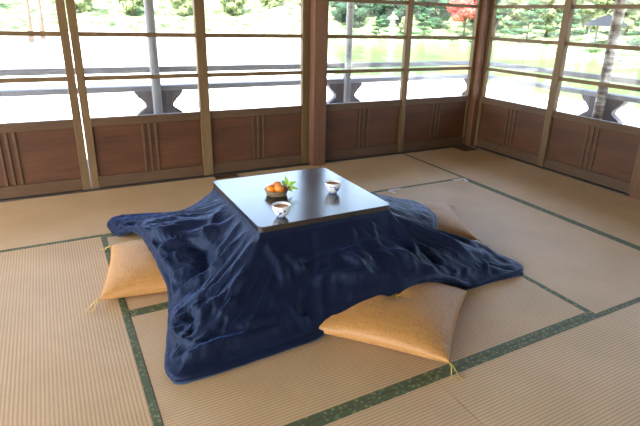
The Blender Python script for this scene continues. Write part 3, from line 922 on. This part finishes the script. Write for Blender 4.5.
def mk_broad(seed, mat, H_=6.0, name='garden_tree', n=16, R0=2.0, low=.25, leaf=.17, per=190):
    rnd = random.Random(seed); r = empty(name)
    b = tube(B(), [(0, 0, -.3), (.1, .05, H_*.3), (0, .1, H_*.7)], [.20, .15, .08], 8)
    blobs = []
    for i in range(n):
        an = i*2.4; f = low + (1-low)*(i+.5)/n; R_ = R0*math.sin(min(PI*.95, PI*(f*.85+.12)))*rnd.uniform(.4, .85)
        s = rnd.uniform(.7, 1.15)*R0*.42
        blobs.append(((R_*math.cos(an), R_*math.sin(an), H_*f), (s, s, s*.72)))
    for c, s in blobs[:6]: tube(b, [(0, 0, c[2]*.6), c], [.07, .02], 5)
    obj('trunk', b, 'bark', r, True)
    crown_obj('crown', crown(B(), blobs, leaf, per, rnd), mat, r)
    return r
def mk_shrub(seed, mat='fol_shrub'):
    rnd = random.Random(seed)
    blobs = [((0, 0, .45), (1.0, .9, .62))] + [((rnd.uniform(-.7, .7), rnd.uniform(-.5, .5), .35), (.55, .5, .45)) for _ in range(3)]
    b = crown(B(), blobs, .07, 320, rnd)
    o = crown_obj('clipped_shrub', b, mat, None)
    return o

def place(o, px_az, D, z, s=1.0, rot=0):
    a = math.radians(px_az)
    o.location = (CAM.x + D*math.sin(a), CAM.y + D*math.cos(a), z)
    o.scale = (s, s, s); o.rotation_euler = (0, 0, rot)

protos = {'pine': [mk_pine(1), mk_pine(5, 4.4)], 'dark': [mk_broad(2, 'fol_dark', 7.5, 'evergreen_tree', 22, 3.0, .12)], 'light': [mk_broad(3, 'fol_light', 5.0, 'leafy_tree', 16, 1.9, .15)],
          'red': [mk_broad(4, 'fol_red', 5.0, 'maple_tree', 14, 2.4, .42)], 'shrub': [mk_shrub(6), mk_shrub(9, 'fol_light')]}
used = {}
def put(kind, az, D, z, s, lab, cat, grp, rot=0):
    v = protos[kind]; i = used.get(kind, 0); used[kind] = i+1
    p = v[i % len(v)]
    o = p if i < len(v) else copy_tree(p)
    place(o, az, D, z, s, rot); tag(o, lab, cat, grp)
    return o
#GARDEN_BEGIN
D0 = [(25.4, 49.7), (30.3, 49), (35.3, 50.7), (39.5, 53), (43.4, 53.5), (47.1, 49.7), (51.2, 44.4), (53.8, 41.3), (56.7, 39), (61.6, 37.5), (70, 38)]
def bank(az, off):     # distance and ground height a given way back from the water's edge
    if az < 27:
        a = math.radians(az); d = (50.5+off+3.87)/math.cos(a)
        return d, lerp_tab(HP, 50.5+off)
    return lerp_tab(D0, az)+off, lerp_tab(PROF, off/44)
T = [  # kind, azimuth, metres behind the water's edge, scale, label
 ('pine', 45.6, 2.6, .85, 'clipped pine on the far bank right of the maple'),
 ('pine', 48.9, 2.5, .80, 'clipped pine left of the batten, across the pond'),
 ('pine', 59.6, 2.5, .75, 'clipped pine right of the small pavilion'),
 ('pine', 62.9, 2.8, .95, 'tall clipped pine at the right edge, across the pond'),
 ('pine', 52.3, 4.2, .7, 'clipped pine just left of the small pavilion'),
 ('pine', 38.5, 2.0, .5, 'small clipped pine under the dark evergreens'),
 ('pine', 33.7, 2.0, .45, 'low clipped pine near the stone lantern'),
 ('light', 36.4, 3.0, .34, 'small pale leafy tree under the evergreens, right of the lantern'),
 ('light', 47.2, 8.5, .85, 'pale leafy tree between the two pines across the pond'),
 ('light', 50.6, 8.0, .85, 'pale leafy tree seen just left of the right wall batten'),
 ('light', 54.2, 10.0, .9, 'pale leafy tree left of the small pavilion'),
 ('light', 57.6, 11.5, .8, 'pale leafy tree behind the small pavilion'),
 ('light', 61.2, 9.0, .9, 'pale leafy tree beside the mottled log post'),
 ('light', 64.8, 9.0, .9, 'pale leafy tree at the far right edge'),
 ('light', 26.4, 6.0, .9, 'pale leafy tree left of the thick column'),
 ('light', 22.6, 7.0, .9, 'pale leafy tree over the gravel, second from the column'),
 ('light', 18.2, 7.5, .9, 'pale leafy tree over the gravel, third from the column'),
 ('light', 13.5, 6.5, .9, 'pale leafy tree behind the gravel, right of the second batten'),
 ('light', 8.4, 7.0, .9, 'pale leafy tree behind the gravel, left of the grey post'),
 ('light', 3.6, 6.5, .9, 'pale leafy tree just right of the bright gap'),
 ('light', -4.6, 7.0, .9, 'pale leafy tree at the upper left edge'),
 ('dark', 30.6, 7.5, .72, 'dark evergreen just right of the thick column'),
 ('dark', 35.2, 8.5, .72, 'dark evergreen behind the stone lantern'),
 ('dark', 39.4, 8.5, .70, 'dark evergreen right of the stone lantern'),
 ('dark', 43.8, 9.5, .72, 'dark evergreen left of the corner post'),
 ('dark', 32.7, 17.0, .85, 'second-row dark evergreen left of the lantern'),
 ('dark', 37.6, 18.0, .85, 'second-row dark evergreen right of the lantern'),
 ('dark', 41.6, 18.5, .8, 'second-row dark evergreen left of the corner post'),
 ('dark', 47.0, 18.5, .95, 'dark evergreen high behind the maple'),
 ('dark', 51.2, 19.0, 1.0, 'dark evergreen behind the pines on the right'),
 ('dark', 56.6, 20.0, 1.0, 'dark evergreen behind the small pavilion'),
 ('dark', 62.2, 20.0, 1.0, 'dark evergreen at the right edge of the bank'),
 ('dark', 24.6, 14.0, .7, 'dark evergreen on the slope, nearest the column'),
 ('dark', 17.0, 16.0, .7, 'dark evergreen on the slope, left of the column'),
 ('dark', 9.2, 16.5, .7, 'dark evergreen on the slope, above the grey post'),
 ('dark', -1.0, 16.0, .7, 'dark evergreen on the slope at the far left'),
 ('red', 42.6, 3.2, .9, 'red maple seen either side of the corner post'),
]
SHR = [(31.5, 1.2, .7), (33.9, 1.2, .55), (35.9, 1.1, .55), (37.2, 1.1, .5), (40.2, 1.2, .6), (41.5, 1.2, .7), (43.8, 1.0, .6), (47.3, 1.2, .6),
       (49.9, 1.1, .55), (51.9, 1.1, .5), (54.9, 1.2, .65), (56.9, 1.1, .6), (58.3, 1.1, .5), (61.2, 1.1, .5), (64.3, 1.2, .6), (66.4, 1.1, .5),
       (24.9, .6, 1.1), (20.8, .8, .7), (27.4, .6, .8), (15.7, .8, .7), (5.9, .6, .7), (-6.0, .2, .9), (1.6, .6, .6), (11.0, .8, .7)]
#GARDEN_END
for kind, az, off, s, lab in T:
    cat = {'pine': 'pine tree', 'light': 'tree', 'dark': 'evergreen tree', 'red': 'maple tree'}[kind]
    D, z = bank(az, off)
    put(kind, az, D, z-.05, s, lab, cat, 'trees beyond the pond and gravel', rot=az*1.7)
ordn = ['first', 'second', 'third', 'fourth', 'fifth', 'sixth', 'seventh', 'eighth', 'ninth', 'tenth', 'eleventh', 'twelfth', 'thirteenth', 'fourteenth', 'fifteenth', 'sixteenth']
for i, (az, off, s) in enumerate(SHR):
    if i < 16: lab = 'rounded clipped shrub at the pond edge, %s from the thick column rightwards' % ordn[i]
    else: lab = ['dark rounded shrub on the gravel just left of the thick column', 'small rounded shrub centre left on the gravel', 'rounded shrub almost touching the thick column in view',
                 'small rounded shrub above the second batten', 'small rounded shrub left of the grey post', 'large rounded shrub at the upper left edge', 'small rounded shrub right of the bright gap', 'small rounded shrub between grey post and batten'][i-16]
    D, z = bank(az, off)
    put('shrub', az, D, z-.1, s, lab, 'shrub', 'clipped shrubs on the banks', rot=az)
# thin trunks at upper left
for i, (az, D) in enumerate(((-.85, 34), (.15, 37.5))):
    o = obj('thin_tree', tube(B(), [(0, 0, 0), (.03, 0, 2), (-.08, 0, 4.5), (.1, 0, 6)], [.15, .13, .10, .05], 8), None, None, True)
    o.data.materials.append(M['bark'])
    t_ = tag(o, ['slender bare trunk at upper left, left of the pair', 'slender bare trunk at upper left, right of the pair'][i], 'tree trunk', 'slender trunks at upper left')
    place(o, az, D, -.62)
    cr = crown_obj('crown', crown(B(), [((0, 0, 6.0), (.8, .8, .6)), ((.3, .2, 5.4), (.5, .5, .4))], .14, 240, random.Random(i)), 'fol_light', o)
# rocks
def rock(seed):
    b = B(); bmesh.ops.create_icosphere(b, subdivisions=3, radius=1)
    for v in b.verts:
        n = 1 + .35*noise.noise(v.co*1.3 + Vector((seed*7, 0, 0))) + .1*noise.noise(v.co*4 + Vector((seed, 5, 0)))
        v.co = v.co*n; v.co.z *= .6
    return b
rk0 = None
rocks = [(48.2, -.2, .5), (49.6, -.3, .4), (51.0, -.2, .45), (53.2, -.4, .75), (54.5, -.2, .5), (56.2, -.2, .35), (58.2, -.3, .4), (60.9, -.3, .45), (37.2, -.2, .45), (40.6, -.3, .4), (42.8, -.2, .45), (45.0, -.3, .45), (63.4, -.3, .45)]
for i, (az, D, s) in enumerate(rocks):
    if i < 2: o = obj('bank_rock', rock(i), 'rock', None, True); P_ = (P_ if i else []) + [o]
    else: o = P_[i % 2].copy(); COL.objects.link(o)
    place(o, az, bank(az, D-.4)[0], -.85, s, i*1.1)
    tag(o, 'grey rock on the waterline, %s of the row from its left end' % (['seventh', 'eighth', 'ninth', 'big tenth', 'eleventh', 'twelfth', 'thirteenth', 'fourteenth', 'second', 'third', 'fourth', 'fifth', 'last'][i]), 'rock', 'rocks along the far waterline')
# stone lantern
sl = empty('stone_lantern'); place(sl, 35.1, 51.4, -.62, 1.15); tag(sl, 'pale stone lantern with wide cap on the far bank', 'stone lantern')
obj('pedestal', lathe(B(), [(0, -.2), (.30, -.2), (.30, .10), (.15, .18), (.12, .9), (.16, 1.0), (.32, 1.10), (.32, 1.2), (0, 1.2)], 8), 'granite', sl)
obj('light_chamber', lathe(B(), [(0, 1.2), (.22, 1.2), (.22, 1.55), (0, 1.55)], 6), 'granite', sl)
obj('cap', lathe(B(), [(0, 1.55), (.50, 1.56), (.50, 1.63), (.22, 1.85), (.08, 1.92), (.10, 2.0), (.03, 2.12), (0, 2.14)], 6), 'granite', sl)
# small pavilion
pv = empty('garden_pavilion'); place(pv, 55.8, 43.4, -.0, 1.0, math.radians(20)); tag(pv, 'small open garden pavilion with dark tiled roof across the pond', 'pavilion')
for sx in (-1, 1):
    for sy in (-1, 1): obj('pavilion_post', box(B(), sx*.9-.06, sx*.9+.06, sy*.8-.06, sy*.8+.06, -.8, 1.2), 'grey_wood', pv)
obj('pavilion_bench', box(B(), -.9, .9, .5, .8, .25, .35), 'grey_wood', pv)
b = B(); v0 = [b.verts.new(p) for p in ((-1.5, -1.4, 1.15), (1.5, -1.4, 1.15), (1.5, 1.4, 1.15), (-1.5, 1.4, 1.15))]
v1 = [b.verts.new(p) for p in ((-.6, 0, 1.9), (.6, 0, 1.9))]
b.faces.new(v0); b.faces.new((v0[0], v0[1], v1[1], v1[0])); b.faces.new((v0[2], v0[3], v1[0], v1[1])); b.faces.new((v0[1], v0[2], v1[1])); b.faces.new((v0[3], v0[0], v1[0]))
obj('roof', b, 'tile', pv)

# ------------------------------------------------------------------ light
w = bpy.data.worlds.new('world'); SC.world = w; w.use_nodes = True
nt = w.node_tree; bg = nt.nodes['Background']
sky = nt.nodes.new('ShaderNodeTexSky'); sky.sky_type = 'NISHITA'; sky.sun_disc = False
SUN_EL, SUN_AZ = 54, 222      # azimuth clockwise from +Y
sky.sun_elevation = math.radians(SUN_EL); sky.sun_rotation = math.radians(SUN_AZ)
sky.air_density = 1.0; sky.dust_density = 2.5; sky.ozone_density = 1.0; sky.altitude = 0
hs = nt.nodes.new('ShaderNodeHueSaturation'); hs.inputs['Saturation'].default_value = .8
nt.links.new(sky.outputs[0], hs.inputs['Color']); nt.links.new(hs.outputs[0], bg.inputs[0]); bg.inputs[1].default_value = 1.0
sd = bpy.data.lights.new('sun', 'SUN'); sd.energy = 9.0; sd.angle = math.radians(.6); sd.color = (1, .95, .87)
so = bpy.data.objects.new('sun', sd); COL.objects.link(so)
az, el = math.radians(SUN_AZ), math.radians(SUN_EL)
dirv = Vector((math.sin(az)*math.cos(el), math.cos(az)*math.cos(el), math.sin(el)))
so.rotation_euler = dirv.to_track_quat('Z', 'Y').to_euler(); so.location = (-3, -9, 12)

# ------------------------------------------------------------------ camera
cd = bpy.data.cameras.new('camera'); cam = bpy.data.objects.new('camera', cd); COL.objects.link(cam)
yaw, pit, rol = math.radians(29.34755), math.radians(20.02884), math.radians(1.7204)
fw = Vector((math.sin(yaw)*math.cos(pit), math.cos(yaw)*math.cos(pit), -math.sin(pit)))
rg = Vector((math.cos(yaw), -math.sin(yaw), 0)); up = rg.cross(fw)
r2 = rg*math.cos(rol) + up*math.sin(rol); u2 = -rg*math.sin(rol) + up*math.cos(rol)
mw = Matrix(((r2.x, u2.x, -fw.x, -3.8041), (r2.y, u2.y, -fw.y, -3.8670), (r2.z, u2.z, -fw.z, 1.224), (0, 0, 0, 1)))
cam.matrix_world = mw
cd.sensor_fit = 'HORIZONTAL'; cd.sensor_width = 36; cd.lens = 505.09*36/640
cd.shift_x = -13.287/640; cd.shift_y = -11.985/640
cd.clip_start = .05; cd.clip_end = 400
SC.camera = cam
SC.view_settings.view_transform = 'Standard'; SC.view_settings.look = 'None'
SC.view_settings.gamma = 1; SC.view_settings.exposure = 1.0; SC.view_settings.use_curve_mapping = False
SC.cycles.use_denoising = True
SC.cycles.max_bounces = 10; SC.cycles.diffuse_bounces = 6; SC.cycles.transparent_max_bounces = 16
SC.cycles.sample_clamp_indirect = 20
SC.cycles.caustics_reflective = False
